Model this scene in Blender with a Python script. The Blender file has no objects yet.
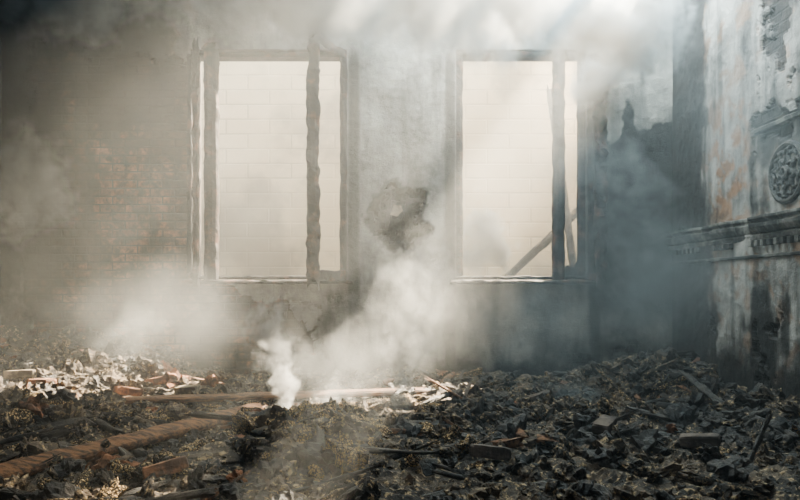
import bpy, bmesh, math, random
import numpy as np
from mathutils import Vector, Matrix, noise as mn, Euler
random.seed(7); np.random.seed(7)
S=bpy.context.scene
F=667.0; HY=285.0
def W(px,py,d):  # helper: photo measurement -> world metres at depth d
    return Vector(((px-400)*d/F, d, 1-(py-HY)*d/F))
def fbm(x,y,z=0,o=5): return mn.fractal(Vector((x,y,z)),0.8,2.1,o)
def sst(a,b,x):
    t=max(0,min(1,(x-a)/(b-a))); return t*t*(3-2*t)

# ---------------------------------------------------------------- materials
class NT:
    def __init__(s,nt): s.nt=nt
    def n(s,t,**k):
        nd=s.nt.nodes.new(t)
        ins=k.pop('ins',{})
        for a,b in k.items(): setattr(nd,a,b)
        for a,b in ins.items():
            if isinstance(b,bpy.types.NodeSocket): s.nt.links.new(b,nd.inputs[a])
            else: nd.inputs[a].default_value=b
        return nd
    def m(s,op,a,b=0.0,c=None,clamp=False):
        i={0:a,1:b}
        if c is not None: i[2]=c
        return s.n('ShaderNodeMath',operation=op,use_clamp=clamp,ins=i).outputs[0]
    def ramp(s,v,lo,hi,a=0.0,b=1.0):
        return s.n('ShaderNodeMapRange',interpolation_type='SMOOTHSTEP',ins={0:v,1:lo,2:hi,3:a,4:b}).outputs[0]
    def mix(s,f,a,b,bt='MIX'):
        nd=s.nt.nodes.new('ShaderNodeMix'); nd.data_type='RGBA'; nd.blend_type=bt
        for i,v in ((0,f),(6,a),(7,b)):
            if isinstance(v,bpy.types.NodeSocket): s.nt.links.new(v,nd.inputs[i])
            else: nd.inputs[i].default_value=(v if i==0 else (*v,1))
        return nd.outputs[2]
def newmat(name):
    m=bpy.data.materials.new(name); m.use_nodes=True
    nt=m.node_tree; nt.nodes.clear(); t=NT(nt)
    out=t.n('ShaderNodeOutputMaterial'); b=t.n('ShaderNodeBsdfPrincipled')
    nt.links.new(b.outputs[0],out.inputs[0]); return m,t,b
def noise(t,sc,det=6,ro=.6,vec=None,dist=0):
    ins={'Scale':sc,'Detail':det,'Roughness':ro,'Distortion':dist}
    if vec is not None: ins['Vector']=vec
    return t.n('ShaderNodeTexNoise',ins=ins).outputs[0]
def setup(t,b,col,rough,h=None,dist=.01,strength=1):
    L=t.nt.links
    if isinstance(col,tuple): b.inputs['Base Color'].default_value=(*col,1)
    else: L.new(col,b.inputs['Base Color'])
    if isinstance(rough,float): b.inputs['Roughness'].default_value=rough
    else: L.new(rough,b.inputs['Roughness'])
    if h is not None:
        bp=t.n('ShaderNodeBump',ins={'Height':h,'Distance':dist,'Strength':strength})
        L.new(bp.outputs[0],b.inputs['Normal'])

def wall_mat(name,axis,plaster,brickc,stk=.75):
    m,t,b=newmat(name)
    g=t.n('ShaderNodeNewGeometry').outputs['Position']
    sp=t.n('ShaderNodeSeparateXYZ',ins={0:g}).outputs
    v=t.n('ShaderNodeCombineXYZ',ins={0:sp[axis],1:sp[2],2:0.0}).outputs[0]
    pl=t.n('ShaderNodeAttribute',attribute_name='plaster').outputs['Fac']
    so=t.n('ShaderNodeAttribute',attribute_name='soot').outputs['Fac']
    ru=t.n('ShaderNodeAttribute',attribute_name='rust').outputs['Fac']
    br=t.n('ShaderNodeTexBrick',ins={'Vector':v,'Color1':(*brickc,1),'Color2':(brickc[0]*.4,brickc[1]*.4,brickc[2]*.4,1),
        'Mortar':(.07,.055,.04,1),'Scale':1.0,'Mortar Size':.009,'Mortar Smooth':.3,'Brick Width':.25,'Row Height':.082,'Bias':-.1})
    n1=noise(t,2.2,8,.65,g); n2=noise(t,14,6,.7,g); n3=noise(t,70,3,.6,g)
    bc=t.mix(t.ramp(n2,.38,.6),br.outputs[0],(brickc[0]*.25,brickc[1]*.24,brickc[2]*.25))
    bc=t.mix(t.ramp(n1,.38,.56,0.,.9),bc,(.035,.022,.015))
    st=t.n('ShaderNodeVectorMath',operation='MULTIPLY',ins={0:g,1:(6,6,.7)}).outputs[0]
    streak=noise(t,1,6,.6,st)
    pc=t.mix(t.ramp(n1,.35,.65),plaster,tuple(c*.5 for c in plaster))
    pc=t.mix(t.m('MULTIPLY',t.ramp(streak,.46,.66),stk),pc,tuple(c*.22 for c in plaster))
    pc=t.mix(ru,pc,(.26,.13,.06))
    c=t.mix(t.ramp(t.m('ADD',pl,t.m('MULTIPLY',t.m('SUBTRACT',n2,.5),.5)),.45,.55),bc,pc)
    sm=t.m('ADD',so,t.m('MULTIPLY',t.m('SUBTRACT',n2,.5),.7),clamp=True)
    c=t.mix(t.m('MULTIPLY',t.ramp(sm,.1,.9),.95),c,(.012,.010,.009))
    hb=t.m('MULTIPLY',br.outputs['Fac'],t.m('SUBTRACT',1.0,pl))
    h=t.m('ADD',t.m('MULTIPLY',hb,-1.0),t.m('ADD',t.m('MULTIPLY',n2,.9),t.m('MULTIPLY',n3,.35)))
    setup(t,b,c,.85,h,.012)
    return m
M_back=wall_mat('burnt_brick_and_plaster',0,(.38,.36,.32),(.52,.22,.10))
M_right=wall_mat('scorched_plaster',1,(.40,.38,.35),(.12,.08,.06),.8)

def simple(name,c1,c2,sc=8,rough=.85,h=.01,stretch=None,thr=(.4,.6),c3=None,c3t=(.56,.66)):
    m,t,b=newmat(name)
    g=t.n('ShaderNodeTexCoord').outputs['Object']
    if stretch: g=t.n('ShaderNodeVectorMath',operation='MULTIPLY',ins={0:g,1:stretch}).outputs[0]
    n=noise(t,sc,8,.65,g); n2=noise(t,sc*6,5,.7,g)
    c=t.mix(t.ramp(n,*thr),c1,c2)
    if c3: c=t.mix(t.ramp(n2,*c3t),c,c3)
    setup(t,b,c,rough,t.m('ADD',n,t.m('MULTIPLY',n2,.6)),h)
    return m
M_wood=simple('scorched_wood',(.25,.125,.06),(.04,.022,.014),6,.7,.01,(1,8,8),(.40,.64))
M_frame=simple('charred_frame_wood',(.012,.008,.006),(.13,.05,.02),7,.7,.012,None,(.5,.70))
M_ash=simple('ashy_rubble',(.024,.019,.015),(.12,.088,.06),5,.75,.03,None,(.43,.64),(.38,.28,.16),(.53,.64))
M_dark=simple('charcoal',(.009,.009,.009),(.055,.046,.038),9,.45,.02)
M_brick=simple('loose_brick',(.32,.15,.08),(.10,.055,.036),12,.9,.008)
M_plast=simple('plaster_chunks',(.30,.24,.17),(.10,.08,.06),9,.9,.01)
def ext_mat():
    m,t,b=newmat('pale_block_wall')
    g=t.n('ShaderNodeNewGeometry').outputs['Position']
    sp=t.n('ShaderNodeSeparateXYZ',ins={0:g}).outputs
    v=t.n('ShaderNodeCombineXYZ',ins={0:sp[0],1:sp[2],2:0.0}).outputs[0]
    br=t.n('ShaderNodeTexBrick',ins={'Vector':v,'Color1':(.68,.60,.45,1),'Color2':(.62,.54,.40,1),'Mortar':(.46,.40,.29,1),
       'Scale':1.0,'Mortar Size':.014,'Mortar Smooth':.4,'Brick Width':.62,'Row Height':.21})
    n=noise(t,.9,8,.65,g)
    c=t.mix(t.ramp(n,.44,.55),br.outputs[0],(.66,.59,.44))
    c=t.mix(t.ramp(noise(t,.7,5,.6,t.n('ShaderNodeVectorMath',operation='ADD',ins={0:g,1:(4,3,9)}).outputs[0]),.48,.66),c,(.34,.30,.23))
    setup(t,b,c,.9,t.m('MULTIPLY',br.outputs['Fac'],-1.0),.003)
    return m
M_ext=ext_mat()
def char_mat():
    m,t,b=newmat('alligatored_char')
    g=t.n('ShaderNodeNewGeometry').outputs['Position']
    gw=t.n('ShaderNodeVectorMath',operation='ADD',ins={0:g,1:t.n('ShaderNodeVectorMath',operation='MULTIPLY',ins={0:t.n('ShaderNodeTexNoise',ins={'Vector':g,'Scale':25.0}).outputs[1],1:(.03,.03,.03)}).outputs[0]}).outputs[0]
    vo=t.n('ShaderNodeTexVoronoi',feature='DISTANCE_TO_EDGE',ins={'Vector':gw,'Scale':58.0}).outputs[0]
    n=noise(t,11,6,.65,g)
    e=t.ramp(vo,.0,.25)
    c=t.mix(t.ramp(n,.38,.56),(.06,.045,.03),(.55,.38,.19))
    c=t.mix(e,(.012,.009,.007),c)
    setup(t,b,c,.8,t.m('ADD',e,n),.012)
    return m
M_char=char_mat()

# ---------------------------------------------------------------- mesh helpers
def mkobj(name,verts,faces,mat,parent=None,attrs=None,smooth=False):
    me=bpy.data.meshes.new(name); me.from_pydata([tuple(v) for v in verts],[],faces); me.update()
    mats=mat if isinstance(mat,list) else [mat]
    for m in mats: me.materials.append(m)
    if attrs:
        for k,a in attrs.items():
            at=me.attributes.new(k,'FLOAT','POINT'); at.data.foreach_set('value',np.array(a,dtype=np.float32))
    if smooth: me.polygons.foreach_set('use_smooth',[True]*len(me.polygons))
    o=bpy.data.objects.new(name,me); S.collection.objects.link(o)
    if parent: o.parent=parent
    return o
def empty(name,loc=(0,0,0)):
    e=bpy.data.objects.new(name,None); e.location=loc; e.empty_display_size=.1; S.collection.objects.link(e); return e
BF=[(0,1,3,2),(4,6,7,5),(0,4,5,1),(2,3,7,6),(0,2,6,4),(1,5,7,3)]
class MB:
    def __init__(s): s.v=[]; s.f=[]; s.mi=[]
    def add(s,vs,fs,mi=0):
        o=len(s.v); s.v+=[tuple(v) for v in vs]; s.f+=[tuple(i+o for i in f) for f in fs]; s.mi+=[mi]*len(fs)
    def box(s,a,b,mi=0):
        s.add([(x,y,z) for x in (a[0],b[0]) for y in (a[1],b[1]) for z in (a[2],b[2])],BF,mi)
    def obj(s,name,mat,parent=None,attrs=None,smooth=False,bevel=0):
        o=mkobj(name,s.v,s.f,mat,parent,attrs,smooth)
        o.data.polygons.foreach_set('material_index',s.mi)
        bm=bmesh.new(); bm.from_mesh(o.data); bmesh.ops.recalc_face_normals(bm,faces=bm.faces); bm.to_mesh(o.data); bm.free()
        if bevel:
            md=o.modifiers.new('b','BEVEL'); md.width=bevel; md.segments=2
        return o
def timber(mb,p0,p1,w,h,amp=.006,roll=0,mi=0,broken=.12,seed=0,seg=.04):
    p0=Vector(p0);p1=Vector(p1); d=p1-p0; L=d.length; d.normalize()
    up=Vector((0,0,1)) if abs(d.z)<.9 else Vector((1,0,0))
    s=d.cross(up).normalized(); u=s.cross(d).normalized()
    R=Matrix.Rotation(roll,3,d); s=R@s; u=R@u
    n=max(3,int(L/seg)); k=3
    prof=[]
    for i in range(k): prof.append((-.5+i/k,-.5))
    for i in range(k): prof.append((.5,-.5+i/k))
    for i in range(k): prof.append((.5-i/k,.5))
    for i in range(k): prof.append((-.5,.5-i/k))
    m=len(prof); vs=[];fs=[]
    for i in range(n+1):
        t=i/n
        for (a,c) in prof:
            q=p0+d*(L*t)+s*(a*w)+u*(c*h)
            nn=fbm(q.x*9+seed,q.y*9,q.z*9,4)
            r=1-.18*(abs(a)>.45 and abs(c)>.45)
            q=p0+d*(L*t)+s*(a*w*r)+u*(c*h*r)+(s*a*2+u*c*2)*(nn*amp)
            if i==0 or i==n: q+=d*((1 if i else -1)*broken*fbm(a*5+seed,c*5,i)*.9)
            vs.append(q)
    for i in range(n):
        for j in range(m):
            j2=(j+1)%m; fs.append((i*m+j,i*m+j2,(i+1)*m+j2,(i+1)*m+j))
    fs.append(tuple(range(m-1,-1,-1))); fs.append(tuple(n*m+j for j in range(m)))
    mb.add(vs,fs,mi)

# ---------------------------------------------------------------- room shell
YB=6.67; XR=2.72; XL=-4.0; ZC=4.25; YF=-1.6; T=.34
W1=(-2.09,-.53,1.05,3.35); W2=(.56,1.86,1.05,3.35)
def inhole(x,z):
    for w in (W1,W2):
        if w[0]<x<w[1] and w[2]<z<w[3]: return True
    return False
def back_masks(x,z):
    n=fbm(x*1.3+3,z*1.3,0,6); n2=fbm(x*5,z*5,4,5)
    b=sst(1.0,.55,abs((x+2.75)/1.25))*sst(3.7,3.0,z)*sst(-.1,.4,z)
    b=max(b,.8*sst(.9,.3,abs((x+1.6)/1.3))*sst(1.2,.7,z))
    p=1-sst(.35,.6,b+.5*n+.2*n2)
    s=.33+.6*n
    s=max(s,.95*sst(-2.95,-3.5,x)*sst(.2,.6,z+.4*n)-.25*sst(1.3,1.0,z))
    s=max(s,.95*sst(1.0,.3,abs(x+2.8))*sst(2.1,2.8,z+.4*n))
    e=2.55+.25*n+.25*math.exp(-((x-2.28)/.07)**2)
    s=max(s,1.0*sst(1.93,2.0,x)*sst(e+.03,e-.03,z)*sst(.3,1.0,z))
    s=max(s,.9*sst(1.8,1.95,x)*sst(2.03,1.98,x)*sst(3.5,3.2,z))
    s=max(s,sst(.1,.02,min(abs(x-.5),abs(x+.46)))*sst(3.5,3.2,z)*.9)
    s=max(s,.8*sst(.55,.1,z+.2*n2))
    if -.45<x<.5: s=min(s,.3+.5*abs(n)+.6*sst(1.3,.7,z)+.5*sst(2.8,3.4,z)+ .9*sst(.1,.03,min(abs(x-.5),abs(x+.46))))
    r=math.hypot((x-0)/.29,(z-1.7)/.32)+.5*n2
    s=max(s,1.2*sst(1.35,.8,r))
    ru=.5*sst(.1,.5,n2)*sst(-1.6,-2,x)
    hole=sst(.9,.7,r)
    return p,min(1,max(0,s)),ru,hole
def grid_wall(xs,zs,fn,hole=None):
    vs=[];pl=[];so=[];ru=[]
    for z in zs:
        for x in xs:
            v,p,s,r=fn(x,z); vs.append(v);pl.append(p);so.append(s);ru.append(r)
    nx=len(xs);fs=[]
    for j in range(len(zs)-1):
        for i in range(nx-1):
            cx=(xs[i]+xs[i+1])/2;cz=(zs[j]+zs[j+1])/2
            if hole and hole(cx,cz): continue
            a=j*nx+i; fs.append((a,a+1,a+nx+1,a+nx))
    return vs,fs,pl,so,ru
def snap(lo,hi,st,pts):
    a=list(np.linspace(lo,hi,int((hi-lo)/st)+1))
    for p in pts:
        k=min(range(len(a)),key=lambda i:abs(a[i]-p)); a[k]=p
    return a
xs=snap(XL,XR,.02,[W1[0],W1[1],W2[0],W2[1]]); zs=snap(0,ZC,.02,[W1[2],W1[3]])
def fb(x,z):
    p,s,r,h=back_masks(x,z)
    y=YB-.028*p-.008*fbm(x*6,z*6,1,4)+.11*h*(1+.4*fbm(x*14,z*14,2,3))
    return (x,y,z),p,s,r
vs,fs,pl,so,ru=grid_wall(xs,zs,fb,inhole)
mb=MB(); mb.add(vs,fs)
n0=len(mb.v)
y1=YB+T
yb=YB+.16
def body(a,b,c,d): mb.box((a,yb,c),(b,y1,d))
body(XL-.2,W1[0],0,ZC);body(W1[1],W2[0],0,ZC);body(W2[1],XR+.3,0,ZC)
for w in (W1,W2): body(w[0],w[1],0,w[2]);body(w[0],w[1],w[3],ZC)
for w in (W1,W2):
    a,b,c,d=w
    for q in (((a,c),(a,d)),((b,c),(b,d)),((a,c),(b,c)),((a,d),(b,d))):
        (xa,za),(xb,zb)=q
        mb.add([(xa,YB-.02,za),(xb,YB-.02,zb),(xb,yb,zb),(xa,yb,za)],[(0,1,2,3)])
ex=len(mb.v)-n0
mb.obj('wall_back',M_back,attrs={'plaster':pl+[1]*ex,'soot':so+[.6]*ex,'rust':ru+[.3]*ex})

def fr(y,z):
    n=fbm(y*1.2+9,z*1.2,3,6); n2=fbm(y*5,z*5,8,5)
    vs_=fbm(y*7,z*.8,5,4)
    s=.48+.8*n+.6*vs_
    s=max(s,.95*sst(5.7,5.95,y+.25*n))
    lt=sst(5.75,5.6,y+.15*n2)*sst(5.1,5.3,y+.15*n2)
    s=s*(1-.7*lt)
    s=max(s,.85*sst(.9,.3,z+.4*n))
    s=max(s,.8*sst(3.2,3.8,z+.5*n)*(1-lt))
    p=1-sst(.5,.6,.2+.5*n+.25*n2+.3*sst(1.9,2.3,z)*sst(5.6,5.0,y)-.5*lt)
    ru=sst(.5,.15,abs(y-5.45))*sst(.9,.2,abs(z-2.0))*sst(-.1,.25,n2+.3*n)
    ru=max(ru,.5*sst(.1,.4,n2))
    y_=XR-.03*p-.008*fbm(y*6,z*6,1,4)
    if y>6.5: y_=XR-.005
    return (y_,y,z),p,min(1,max(0,s)),ru
vs,fs,pl,so,ru=grid_wall(list(np.linspace(YF,YB,400)),list(np.linspace(0,ZC,205)),fr)
mb=MB();mb.add(vs,fs);n0=len(mb.v)
mb.box((XR+.06,YF,0),(XR+.3,YB+.13,ZC)); ex=len(mb.v)-n0
mb.obj('wall_right',M_right,attrs={'plaster':pl+[1]*ex,'soot':so+[.5]*ex,'rust':ru+[0]*ex})
def fl(y,z):
    n=fbm(y*1.2+19,z*1.2,3,6); p=1-sst(.4,.55,.4+.7*n)
    return (XL+.03*p+.008*n,y,z),p,min(1,max(0,.75+.5*n)),0
vs,fs,pl,so,ru=grid_wall(list(np.linspace(YF,YB,200)),list(np.linspace(0,ZC,100)),fl)
mb=MB();mb.add(vs,fs);n0=len(mb.v)
mb.box((XL-.25,YF,0),(XL-.03,YB+.13,ZC)); ex=len(mb.v)-n0
mb.obj('wall_left',M_back,attrs={'plaster':pl+[1]*ex,'soot':so+[.5]*ex,'rust':ru+[0]*ex})
mb=MB();mb.box((XL-.25,YF-.25,0),(XR+.3,YF,ZC));mb.obj('wall_front',M_ash)
mb=MB();mb.box((XL-.25,YF-.25,-.2),(XR+.3,YB+T,-.02));mb.obj('floor',M_dark)
mb=MB()
HX0,HX1,HY0,HY1=.2,XR-.02,4.3,6.55
mb.box((XL-.2,YF,ZC),(XR+.3,HY0,ZC+.15));mb.box((XL-.2,HY1,ZC),(XR+.3,YB+T,ZC+.15))
mb.box((XL-.2,HY0,ZC),(HX0,HY1,ZC+.15));mb.box((HX1,HY0,ZC),(XR+.3,HY1,ZC+.15))
for i in range(3):
    x=HX0+.35+i*.8
    timber(mb,(x,HY0-.2,ZC+.08),(x+.05,HY1+.1,ZC+.08),.1,.14,.01,seed=i)
mb.obj('ceiling',M_dark)
mb=MB();mb.box((-6,9.5,-.2),(7,9.8,4.5))
mb.obj('exterior_wall',M_ext)
mb=MB();mb.box((-6,YB+T,-.2),(7,9.5,-.02));mb.obj('ground_outside',M_plast)

# ---------------------------------------------------------------- windows
def window(name,w,mull,depth=.12):
    e=empty(name,((w[0]+w[1])/2,YB,w[2]))
    bpy.context.view_layer.update()
    def add(mbx,nm,mat=M_frame,bev=.004):
        o=mbx.obj(nm,mat,bevel=bev); o.parent=e; o.matrix_parent_inverse=Matrix.Translation(e.location).inverted(); return o
    a,b,c,d=w; t=.05; yc=YB+.05
    mb=MB()
    for x in (a+t/2,b-t/2): timber(mb,(x,yc,c),(x,yc,d),t,.1,.008,seed=x,broken=0)
    timber(mb,(a,yc,d-t/2),(b,yc,d-t/2),.1,t*.7,.008,seed=2,broken=0)
    timber(mb,(a,yc,c+t/2),(b,yc,c+t/2),.1,t*.7,.01,seed=3,broken=0)
    add(mb,'frame')
    mb=MB();x0,x1=mull
    timber(mb,((x0+x1)/2,yc-.05,c),((x0+x1)/2,yc-.05,d),x1-x0,depth,.012,seed=5,broken=0)
    add(mb,'mullion')
    mb=MB()
    timber(mb,(a-.06,YB-.05,c-.02),(b+.06,YB-.05,c-.02),.13,.04,.012,seed=8,broken=.04)
    add(mb,'sill')
    return e,add
def sash(add,hinge,ang,wd,zb,zt,nm,st=.07,hst=.05,rail=.05,thick=.05,amp=.022,bars=()):
    mb=MB(); dx,dy=math.cos(math.radians(ang)),math.sin(math.radians(ang))
    P=lambda u,z:(hinge[0]+dx*u,hinge[1]+dy*u,z)
    timber(mb,P(hst/2,zb),P(hst/2,zt),.035,hst,.012,seed=1,broken=.02)
    timber(mb,P(wd-st/2,zb-.04),P(wd-st/2,zt+.07),thick,st,amp,seed=4,broken=.12)
    timber(mb,P(0,zt-rail/2),P(wd,zt-rail/2),.04,rail,.012,seed=7,broken=0)
    timber(mb,P(0,zb+rail/2),P(wd,zb+rail/2),.04,rail*1.2,.015,seed=9,broken=0)
    for z in bars: timber(mb,P(0,z),P(wd,z),.03,.03,.01,seed=z,broken=0)
    add(mb,nm)
e1,add1=window('window_1',W1,(-1.95,-1.82),.14)
sash(add1,(-.54,YB-.06),180+67,.68,1.05,3.31,'open_casement',st=.11,rail=.08,thick=.08,amp=.025)
sash(add1,(-2.10,YB-.04),-52,.20,1.07,3.29,'open_side_leaf',st=.05,rail=.05,amp=.02)
e2,add2=window('window_2',W2,(1.53,1.64))
mb=MB()
mb.add([(1.63,YB+.03,1.09),(1.85,YB+.03,1.09),(1.85,YB+.03,1.22),(1.79,YB+.03,1.25),(1.74,YB+.03,1.17),(1.68,YB+.03,1.2),(1.63,YB+.03,1.13)],[(0,1,2,3,4,5,6)])
o=add2(mb,'charred_panel_remnant',bev=0); md=o.modifiers.new('s','SOLIDIFY');md.thickness=.03
sash(add2,(1.87,YB-.06),-78,.3,1.05,3.27,'open_side_leaf',st=.12,rail=.06,amp=.03)

mb=MB(); timber(mb,(.2,8.5,.0),(3.2,9.0,2.75),.12,.1,.01,seed=3)
timber(mb,(2.35,8.4,0),(2.0,8.9,3.6),.1,.09,.01,seed=5)
mb.obj('fallen_roof_beam',M_dark)

# ---------------------------------------------------------------- mouldings right wall
def extrude_prof(mb,prof,ya,yb_,seg=.04,brk=None):
    n=int((yb_-ya)/seg); m=len(prof); vs=[];fs=[]
    for i in range(n+1):
        y=ya+(yb_-ya)*i/n
        k=1.0 if not brk else brk(y)
        for (dx,z) in prof: vs.append((XR-.02-dx*k+.004*fbm(y*12,z*20,1,3),y,z+.004*fbm(y*9,z*10,7,3)))
    for i in range(n):
        for j in range(m-1): fs.append((i*m+j,i*m+j+1,(i+1)*m+j+1,(i+1)*m+j))
    mb.add(vs,fs)
mb=MB()
prof=[(0,1.34),(.03,1.34),(.035,1.37),(.02,1.385),(.045,1.40),(.065,1.43),(.07,1.455),(.045,1.46),(.045,1.475),(.075,1.49),(.075,1.51),(0,1.52)]
extrude_prof(mb,prof,YF,6.64,brk=lambda y:.3+.7*sst(-.5,-.05,fbm(y*2,3,0,4)))
y=YF+.1
while y<6.6:
    if fbm(y*2,3,0,4)>-.2: mb.box((XR-.065,y,1.29),(XR-.02,y+.045,1.335))
    y+=.085
extrude_prof(mb,[(0,1.2),(.025,1.205),(.025,1.225),(0,1.23)],YF,6.6)
M_mould=simple('sooty_moulding',(.20,.19,.17),(.03,.028,.026),5,.85,.006,None,(.38,.56))
mb.obj('trim_1',M_mould,bevel=.003)
mb=MB(); extrude_prof(mb,[(0,2.13),(.03,2.14),(.035,2.165),(.02,2.175),(.03,2.19),(0,2.2)],YF,5.12,brk=lambda y:.3+.7*sst(-.4,-.1,fbm(y*3,9,0,4)))
mb.obj('trim_2',M_mould)
mb=MB()
cy,cz=4.62,1.78
def torus(R,r,off,lob=0,amp=0):
    N=72;K=8;vs=[];fs=[]
    for i in range(N):
        a=2*math.pi*i/N; RR=R+amp*math.sin(lob*a)
        for j in range(K):
            b=2*math.pi*j/K
            vs.append((XR-.02-off-r*math.sin(b),cy+(RR+r*math.cos(b))*math.cos(a),cz+(RR+r*math.cos(b))*math.sin(a)))
    for i in range(N):
        for j in range(K): fs.append((i*K+j,((i+1)%N)*K+j,((i+1)%N)*K+(j+1)%K,i*K+(j+1)%K))
    mb.add(vs,fs)
torus(.2,.022,.015);torus(.155,.014,.02,12,.012);torus(.09,.02,.02,8,.015);torus(.03,.022,.03)
for i in range(8):
    a=i*math.pi/4; timber(mb,(XR-.04,cy+.05*math.cos(a),cz+.05*math.sin(a)),(XR-.04,cy+.18*math.cos(a+.25),cz+.18*math.sin(a+.25)),.02,.02,.006,seed=i,broken=0)
mb.obj('plaster_medallion',M_dark)
mb=MB()
for i in range(7):
    x=-.2+i*.065; k=.18*math.sqrt(max(.1,1-(x/.25)**2))
    timber(mb,(x,YB+.02,1.7-k),(x+.05*math.sin(i*2.3),YB-.01,1.7+k),.02,.022,.025,seed=i,broken=.1)
for i in range(4): timber(mb,(-.2,YB+.0,1.56+i*.09),(.19,YB-.01,1.54+i*.1+.02*math.sin(i)),.018,.02,.03,seed=i+9,broken=.1)
mb.add([(-.1,YB-.03,1.70),(-.03,YB-.045,1.68),(.03,YB-.03,1.74),(.01,YB-.04,1.79),(-.06,YB-.03,1.8)],[(0,1,2,3,4)],1)
mb.obj('wall_vent',[M_dark,M_plast])

# ---------------------------------------------------------------- rubble terrain
def hgt(x,y):
    n=fbm(x*1.1,y*1.1,2,5)
    h=.05+.05*n+.035*fbm(x*5,y*5,6,4)
    h+=.18*sst(-1.6,-2.6,x)*sst(5.0,5.9,y)
    h+=.16*sst(-2.0,-2.9,x)*sst(3.9,4.6,y)
    h+=.26*math.exp(-((x-2.3)/.45)**2-((y-5.8)/.55)**2)
    h+=.14*math.exp(-((x-2.5)/.5)**2-((y-4.4)/.6)**2)
    h+=.12*math.exp(-((x+.55)/.5)**2-((y-3.9)/.5)**2)
    h+=.07*math.exp(-((x-1.2)/.8)**2-((y-4.6)/.4)**2)
    h+=.06*sst(5.6,6.4,y)
    return max(.0,h)
gx=np.arange(XL+.08,XR-.08,.02); gy=np.arange(1.2,YB-.06,.02)
vs=[];fs=[]
for yv in gy:
    for xv in gx:
        h=hgt(xv,yv)+.035*abs(fbm(xv*16,yv*16,1,4))
        vs.append((xv+.012*fbm(xv*17,yv*17,3,2),yv+.012*fbm(xv*17,yv*17,9,2),h))
nx=len(gx)
for j in range(len(gy)-1):
    for i in range(nx-1):
        a=j*nx+i; fs.append((a,a+1,a+nx+1,a+nx))
mb=MB(); mb.v=[tuple(v) for v in vs]; mb.f=fs; mb.mi=[0]*len(fs)
def icos(s):
    b=bmesh.new(); bmesh.ops.create_icosphere(b,subdivisions=s,radius=1); r=([v.co.copy() for v in b.verts],[tuple(v.index for v in f.verts) for f in b.faces]); b.free(); return r
I1,I2,I3=icos(1),icos(2),icos(3)
def chunk(x,y,r,mi,up=.3,flat=.6):
    R=Euler((random.random()*6,random.random()*6,random.random()*6)).to_matrix()
    sc=Vector((random.uniform(.6,1.4),random.uniform(.5,1.2),random.uniform(.4,.9)))
    iv,fi=I3 if r>.05 else (I2 if r>.022 else I1)
    z=hgt(x,y)+r*up; sd=random.random()*50; o=[]; bx=random.random()<.4
    for v in iv:
        w=v
        if bx:
            mxx=max(abs(v.x),abs(v.y),abs(v.z)); w=v/mxx*.8
            w=w.lerp(v,.25)
        k=r*(1+.6*fbm(v.x*1.4+sd,v.y*1.4,v.z*1.4,2)+.35*fbm(v.x*4+sd,v.y*4,v.z*4,3))
        q=Vector((w.x*sc.x,w.y*sc.y,w.z*sc.z))
        q=R@q*k; q.z*=flat+.2; o.append((max(XL+.08,min(x+q.x,XR-.08)),min(y+q.y,YB-.06),z+q.z))
    mb.add(o,fi,mi)
for i in range(4200):
    y=1.6+(YB-.15-1.6)*random.random()**.8; x=random.uniform(XL+.1,XR-.15)
    r=random.choice([.012,.018,.025,.035,.05,.065])*random.uniform(.7,1.4)
    k=random.random()
    warm=math.exp(-((x+.5)/.9)**2-((y-4.2)/.8)**2)+ (x<-1.6)*.4
    if k<.5: mi=0
    elif k<.80-.25*warm: mi=1
    elif k<.815: mi=2
    elif k<.835: mi=3
    else: mi=4 if random.random()<warm+.12 else 0
    if mi==2 and r>.04: mi=0
    chunk(x,y,r,mi)
for i in range(220):
    y=random.uniform(2.2,6.4); x=random.uniform(XL+.2,XR-.3)
    L=random.uniform(.08,.4); a=random.uniform(0,math.pi); t=random.gauss(0,.22)
    w=random.uniform(.012,.06)
    z=hgt(x,y)+.03+abs(math.sin(t))*L*.4
    dx,dy=math.cos(a)*L/2,math.sin(a)*L/2
    if x+abs(dx)>XR-.08 or y+abs(dy)>YB-.08: continue
    timber(mb,(x-dx,y-dy,z-math.sin(t)*L/2),(x+dx,y+dy,z+math.sin(t)*L/2),w,w*random.uniform(.3,1),.01,random.random()*3,random.choice([0,1,1,1,1,4,5]),.2,i,.05)
for (cx,cyy,sx,sy,n) in ((2.25,5.8,.4,.35,40),(-3.1,5.9,.7,.35,70),(-1.9,6.1,.5,.25,30),(2.4,4.4,.25,.4,30),(-2.9,4.5,.5,.4,80),(.9,5.0,.9,.6,35),(-.5,3.9,.4,.35,55),(-1.6,3.4,.6,.4,40),(1.4,3.6,.7,.4,35)):
    for i in range(n):
        chunk(min(XR-.22,max(XL+.2,random.gauss(cx,sx))),min(YB-.2,random.gauss(cyy,sy)),random.uniform(.04,.115),random.choice([0,0,1,1,0,3,4] if cx<-1 else ([4,4,4,1,0] if cx<0 else [0,0,1,1,1])),.4)
mb.obj('rubble_pile',[M_ash,M_dark,M_plast,M_brick,M_char,M_wood])

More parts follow.
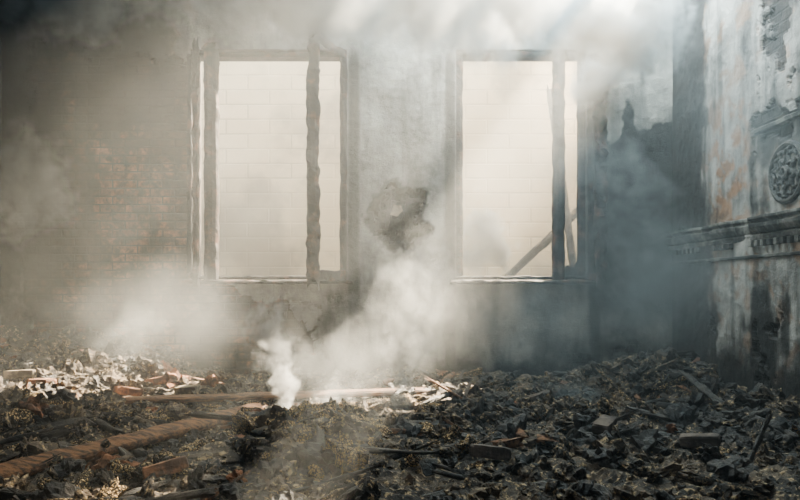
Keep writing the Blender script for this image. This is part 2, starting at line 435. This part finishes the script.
# ---------------------------------------------------------------- named debris
def plank(name,a,b,w,h,mat=M_wood,roll=0,seed=0,amp=.006):
    mb=MB(); timber(mb,a,b,w,h,amp,roll,seed=seed); return mb.obj(name,mat)
plank('fallen_plank',W(72,402,5.1),W(425,391,5.35),.15,.05,seed=1)
plank('fallen_plank',W(-60,500,3.0)+Vector((0,0,.05)),W(258,412,4.5)+Vector((0,0,.02)),.12,.06,roll=.35,seed=2)
plank('fallen_plank',W(150,437,4.0),W(262,410,4.75),.1,.05,roll=-.2,seed=22)
plank('fallen_plank',W(655,404,5.2)+Vector((0,0,.05)),W(768,424,4.6)+Vector((0,0,.08)),.14,.04,seed=3,roll=.2)
plank('fallen_plank',W(300,455,4.05),W(395,462,3.95),.06,.03,seed=8)
for i,(a,b,w) in enumerate((((300,432,4.45),(405,438,4.3),.1),((285,470,3.75),(345,440,4.15),.11),((315,452,4.0),(400,480,3.6),.1),
        ((250,490,3.4),(335,462,3.75),.12),((330,418,4.8),(420,405,5.2),.1),((225,462,3.8),(290,446,4.1),.09),((420,440,4.3),(520,425,4.6),.11),((440,470,3.7),(560,452,4.0),.1),((560,420,4.8),(660,440,4.4),.1),((570,470,3.7),(660,455,3.9),.1))):
    plank('charred_beam',W(*a)+Vector((0,0,.04)),W(*b)+Vector((0,0,.04)),w,w*.8,M_char if i<6 else M_dark,roll=.3*i,seed=i+30,amp=.03)
for i,(a,b) in enumerate((((650,398,5.6),(700,366,5.9)),((665,385,5.7),(722,392,5.5)),((690,372,6.0),(715,398,5.6)),((640,392,5.9),(680,376,6.1)),((690,395,5.3),(730,408,5.1)))):
    plank('charred_board',W(*a)+Vector((0,0,.05)),W(*b)+Vector((0,0,.05)),.1,.025,M_frame,roll=.4*i,seed=i+50,amp=.012)
def brick(loc,rot,s=(.21,.10,.065),mat=M_brick):
    bm=bmesh.new(); bmesh.ops.create_cube(bm,size=1); bmesh.ops.subdivide_edges(bm,edges=bm.edges,cuts=4,use_grid_fill=True)
    for v in bm.verts:
        c=Vector((v.co.x*s[0],v.co.y*s[1],v.co.z*s[2])); n=fbm(c.x*14+loc[0],c.y*14,c.z*14+loc[1],4)
        e=sum(abs(q)>.49 for q in v.co); v.co=c*(1-.05*(e>1)-.1*(e>2)*random.random())+c.normalized()*n*.008
    me=bpy.data.meshes.new('brick'); bm.to_mesh(me); bm.free(); me.materials.append(mat)
    o=bpy.data.objects.new('brick',me); o.location=loc; o.rotation_euler=rot; S.collection.objects.link(o); return o
M_sooty=simple('sooty_brick',(.13,.10,.08),(.05,.04,.034),12,.9,.008)
for (px,py,d,rz,m) in ((155,381,5.7,.2,M_brick),(188,388,5.5,-.3,M_plast),(128,392,5.3,.6,M_brick),(490,470,3.5,.15,M_sooty),(605,446,4.0,1.0,M_sooty),(20,392,5.2,.3,M_plast),(42,398,5.0,-.4,M_brick),(165,488,3.2,.5,M_brick),(540,405,5.2,.3,M_sooty),(700,462,3.7,-.5,M_sooty)):
    p=W(px,py,d); brick((p.x,p.y,hgt(p.x,p.y)+.075),(random.uniform(-.2,.2),random.uniform(-.25,.25),rz),mat=m)
def hose(p0,p1,r):
    mb=MB(); N=60;K=14; p0=Vector(p0);p1=Vector(p1); d=(p1-p0); vs=[];fs=[]
    u=d.cross(Vector((0,1,0))).normalized(); w=d.normalized().cross(u)
    for i in range(N+1):
        t=i/N; c=p0+d*t+u*.05*math.sin(t*3)
        rr=r*(1+.16*math.sin(i*2*math.pi/4))
        for j in range(K):
            a=2*math.pi*j/K; vs.append(c+u*rr*math.cos(a)+w*rr*math.sin(a))
    for i in range(N):
        for j in range(K): fs.append((i*K+j,i*K+(j+1)%K,(i+1)*K+(j+1)%K,(i+1)*K+j))
    mb.add(vs,fs); mb.obj('corrugated_pipe',M_ash,smooth=False)
hose(W(232,470,3.6),W(222,432,3.85),.03); hose(W(182,466,3.7),W(196,438,3.9),.026)

# ---------------------------------------------------------------- smoke (voxel volume from a geometry-nodes field)
def smoke(name,mn_,mx_,res,blobs,base,mat,seed=0.,nsc=1.1,haze=None,warp=.55,gain=4.6,bias=.35):
    me=bpy.data.meshes.new(name); o=bpy.data.objects.new(name,me); S.collection.objects.link(o)
    ng=bpy.data.node_groups.new(name,'GeometryNodeTree')
    ng.interface.new_socket('Geometry',in_out='INPUT',socket_type='NodeSocketGeometry')
    ng.interface.new_socket('Geometry',in_out='OUTPUT',socket_type='NodeSocketGeometry')
    t=NT(ng); out=t.n('NodeGroupOutput'); pos=t.n('GeometryNodeInputPosition').outputs[0]
    def vm(op,a,b): return t.n('ShaderNodeVectorMath',operation=op,ins={0:a,1:b}).outputs[0]
    def nz(vec,sc,det,ro,col=False):
        nd=t.n('ShaderNodeTexNoise',ins={'Vector':vec,'Scale':sc,'Detail':det,'Roughness':ro}); return nd.outputs[1 if col else 0]
    ps=vm('ADD',pos,(seed,seed*.7,seed*1.3))
    w1=vm('SUBTRACT',nz(ps,nsc*.9,2.,.5,True),(.5,.5,.5)); w2=vm('SUBTRACT',nz(ps,nsc*3.2,3.,.55,True),(.5,.5,.5))
    off=vm('ADD',vm('MULTIPLY',w1,(warp*2,)*3),vm('MULTIPLY',w2,(warp*.8,)*3))
    pw=vm('ADD',ps,off); pb=vm('ADD',pos,vm('MULTIPLY',off,(.6,.6,.4)))
    n1=nz(vm('MULTIPLY',pw,(1.,1.,.7)),nsc*1.6,8.,.65)
    ns=t.m('MULTIPLY',t.m('SUBTRACT',n1,.5),gain)
    tot=None
    for (c,r,dn,k) in blobs:
        q=vm('DIVIDE',vm('SUBTRACT',pb,tuple(c)),tuple(r))
        ln=t.n('ShaderNodeVectorMath',operation='LENGTH',ins={0:q}).outputs['Value']
        f0=t.ramp(ln,.1,1.0,1.0,0.0)
        if k:
            v=t.m('SUBTRACT',t.m('ADD',f0,ns),bias)
            v=t.ramp(v,0.,.8,0.,dn)
            f=t.m('MULTIPLY',v,t.ramp(f0,0.,.3))
        else:
            f=t.m('MULTIPLY',t.m('MULTIPLY',f0,dn),t.ramp(n1,.32,.68,.3,1.0))
        tot=f if tot is None else t.m('ADD',tot,f)
    if haze:
        tot=t.m('ADD',tot,t.m('MULTIPLY',t.ramp(n1,.35,.65,.4,1.0),base))
    vc=t.n('GeometryNodeVolumeCube',ins={'Density':tot,'Min':mn_,'Max':mx_,'Resolution X':res[0],'Resolution Y':res[1],'Resolution Z':res[2]})
    sm=t.n('GeometryNodeSetMaterial',ins={'Geometry':vc.outputs[0],'Material':mat})
    ng.links.new(sm.outputs[0],out.inputs[0])
    md=o.modifiers.new('smoke_field','NODES'); md.node_group=ng
    return o
def smoke_mat(name,col,an,rate=2.5):
    m=bpy.data.materials.new(name); m.use_nodes=True; nt=m.node_tree; nt.nodes.clear(); t=NT(nt)
    out=t.n('ShaderNodeOutputMaterial')
    v=t.n('ShaderNodeVolumePrincipled',ins={'Color':(*col,1),'Density':1.0,'Anisotropy':an})
    nt.links.new(v.outputs[0],out.inputs['Volume'])
    m.cycles.volume_step_rate=rate
    return m
MS=smoke_mat('smoke',(.91,.95,.95),.25,2.5)
B=[]
def blob(px,py,d,rx,ry,rz,dn,k=1): B.append((W(px,py,d),(rx,ry,rz),dn,k))
blob(480,-5,5.3,1.6,1.0,.75,6); blob(620,25,5.6,.8,.7,.65,11.0); blob(598,75,6.1,.32,.3,.32,14)
blob(350,-5,5.6,1.3,.8,.6,4)
blob(60,0,5.6,1.1,.7,.5,3.5); blob(30,190,5.9,.6,.5,.7,5); blob(210,-10,5.6,1.1,.7,.45,2)
blob(405,290,5.6,.6,.5,1.0,.8); blob(350,350,4.9,1.0,.5,.5,.6)
blob(180,320,5.8,1.2,.7,.7,.42,0); blob(120,335,5.9,.7,.5,.4,.9); blob(560,320,5.2,1.4,.7,.75,.9,0); blob(60,320,5.8,.9,.5,.5,.5,0)
blob(480,235,7.6,.5,.4,.75,20); blob(240,220,8.0,1.2,.6,1.2,.6,0); blob(660,290,5.2,.9,.7,.7,.9,0)
blob(520,140,6.0,.9,.4,.9,.5,0); blob(600,200,5.5,.8,.5,1.3,1.0); blob(760,120,4.4,.5,.7,.9,.4,0)
blob(690,470,3.8,.2,.2,.16,6); blob(560,400,5.0,.4,.3,.25,2.5)
smoke('smoke_cloud',(XL+.07,2.2,.02),(XR-.07,9.3,4.2),(210,220,130),B,.05,MS,haze=True,nsc=1.7)
MP=smoke_mat('smoke_plume',(.93,.96,.97),.2,2.5)
B=[]
blob(279,418,4.6,.12,.12,.2,22); blob(284,380,4.65,.17,.14,.28,13); blob(268,335,4.7,.22,.18,.3,6)
blob(398,438,4.5,.09,.09,.15,14); blob(400,400,4.6,.14,.13,.26,7); blob(405,345,4.8,.26,.2,.45,3.0); blob(425,275,4.9,.3,.22,.45,2.0); blob(340,395,5.0,.3,.2,.2,1.8)
smoke('smoke_plume',(-1.45,4.2,.04),(.75,5.4,1.7),(160,87,121),B,0,MP,seed=4.,nsc=5.2,warp=.2,gain=8.5,bias=.35)

# ---------------------------------------------------------------- light
def light(n,kind,loc,target,e,col,**k):
    l=bpy.data.lights.new(n,kind); l.energy=e; l.color=col
    for a,b in k.items(): setattr(l,a,b)
    o=bpy.data.objects.new(n,l); o.location=loc; o.rotation_euler=(Vector(target)-Vector(loc)).to_track_quat('-Z','Y').to_euler(); S.collection.objects.link(o); return o
sun=light('sun','SUN',(5,12,12),(0,6,2),85,(1,.84,.62),angle=.015)
sun.rotation_euler=Vector((-.85,-1.0,-1.22)).to_track_quat('-Z','Y').to_euler()
light('courtyard_fill','AREA',(0,7.3,5.6),(0,9.5,2.2),225,(1,.92,.74),shape='RECTANGLE',size=8,size_y=1.2)  # unseen area lamp added to brighten the exterior wall
light('warm_left_fill','AREA',(3.6,9.1,4.2),(-2.2,5,.6),420,(1,.72,.42),shape='RECTANGLE',size=1.2,size_y=.8)  # warm lamp added out of view to tint the left brick and floor
w=bpy.data.worlds.new('sky'); S.world=w; w.use_nodes=True
bg=w.node_tree.nodes['Background']; bg.inputs[0].default_value=(.68,.84,.90,1); bg.inputs[1].default_value=1.1
light('roof_opening_fill','AREA',(1.2,5.4,4.2),(1.2,5.4,0),400,(.76,.92,.95),shape='RECTANGLE',size=2.4,size_y=2)  # lamp added under the roof opening, in place of sky light on the smoke
light('front_fill','AREA',(-.3,1.2,4.1),(-.3,5.8,1.2),80,(.78,.91,1),shape='RECTANGLE',size=4.5,size_y=1.5)  # added cool fill below the closed ceiling, lights the walls from the front
try: S.view_settings.look='AgX - Medium High Contrast'
except Exception as e: print(e)

cam=bpy.data.cameras.new('camera'); cam.lens=30.0; cam.sensor_width=36; cam.shift_y=35/800
co=bpy.data.objects.new('camera',cam); co.location=(0,0,1.0); co.rotation_euler=(math.radians(90),0,0); S.collection.objects.link(co); S.camera=co
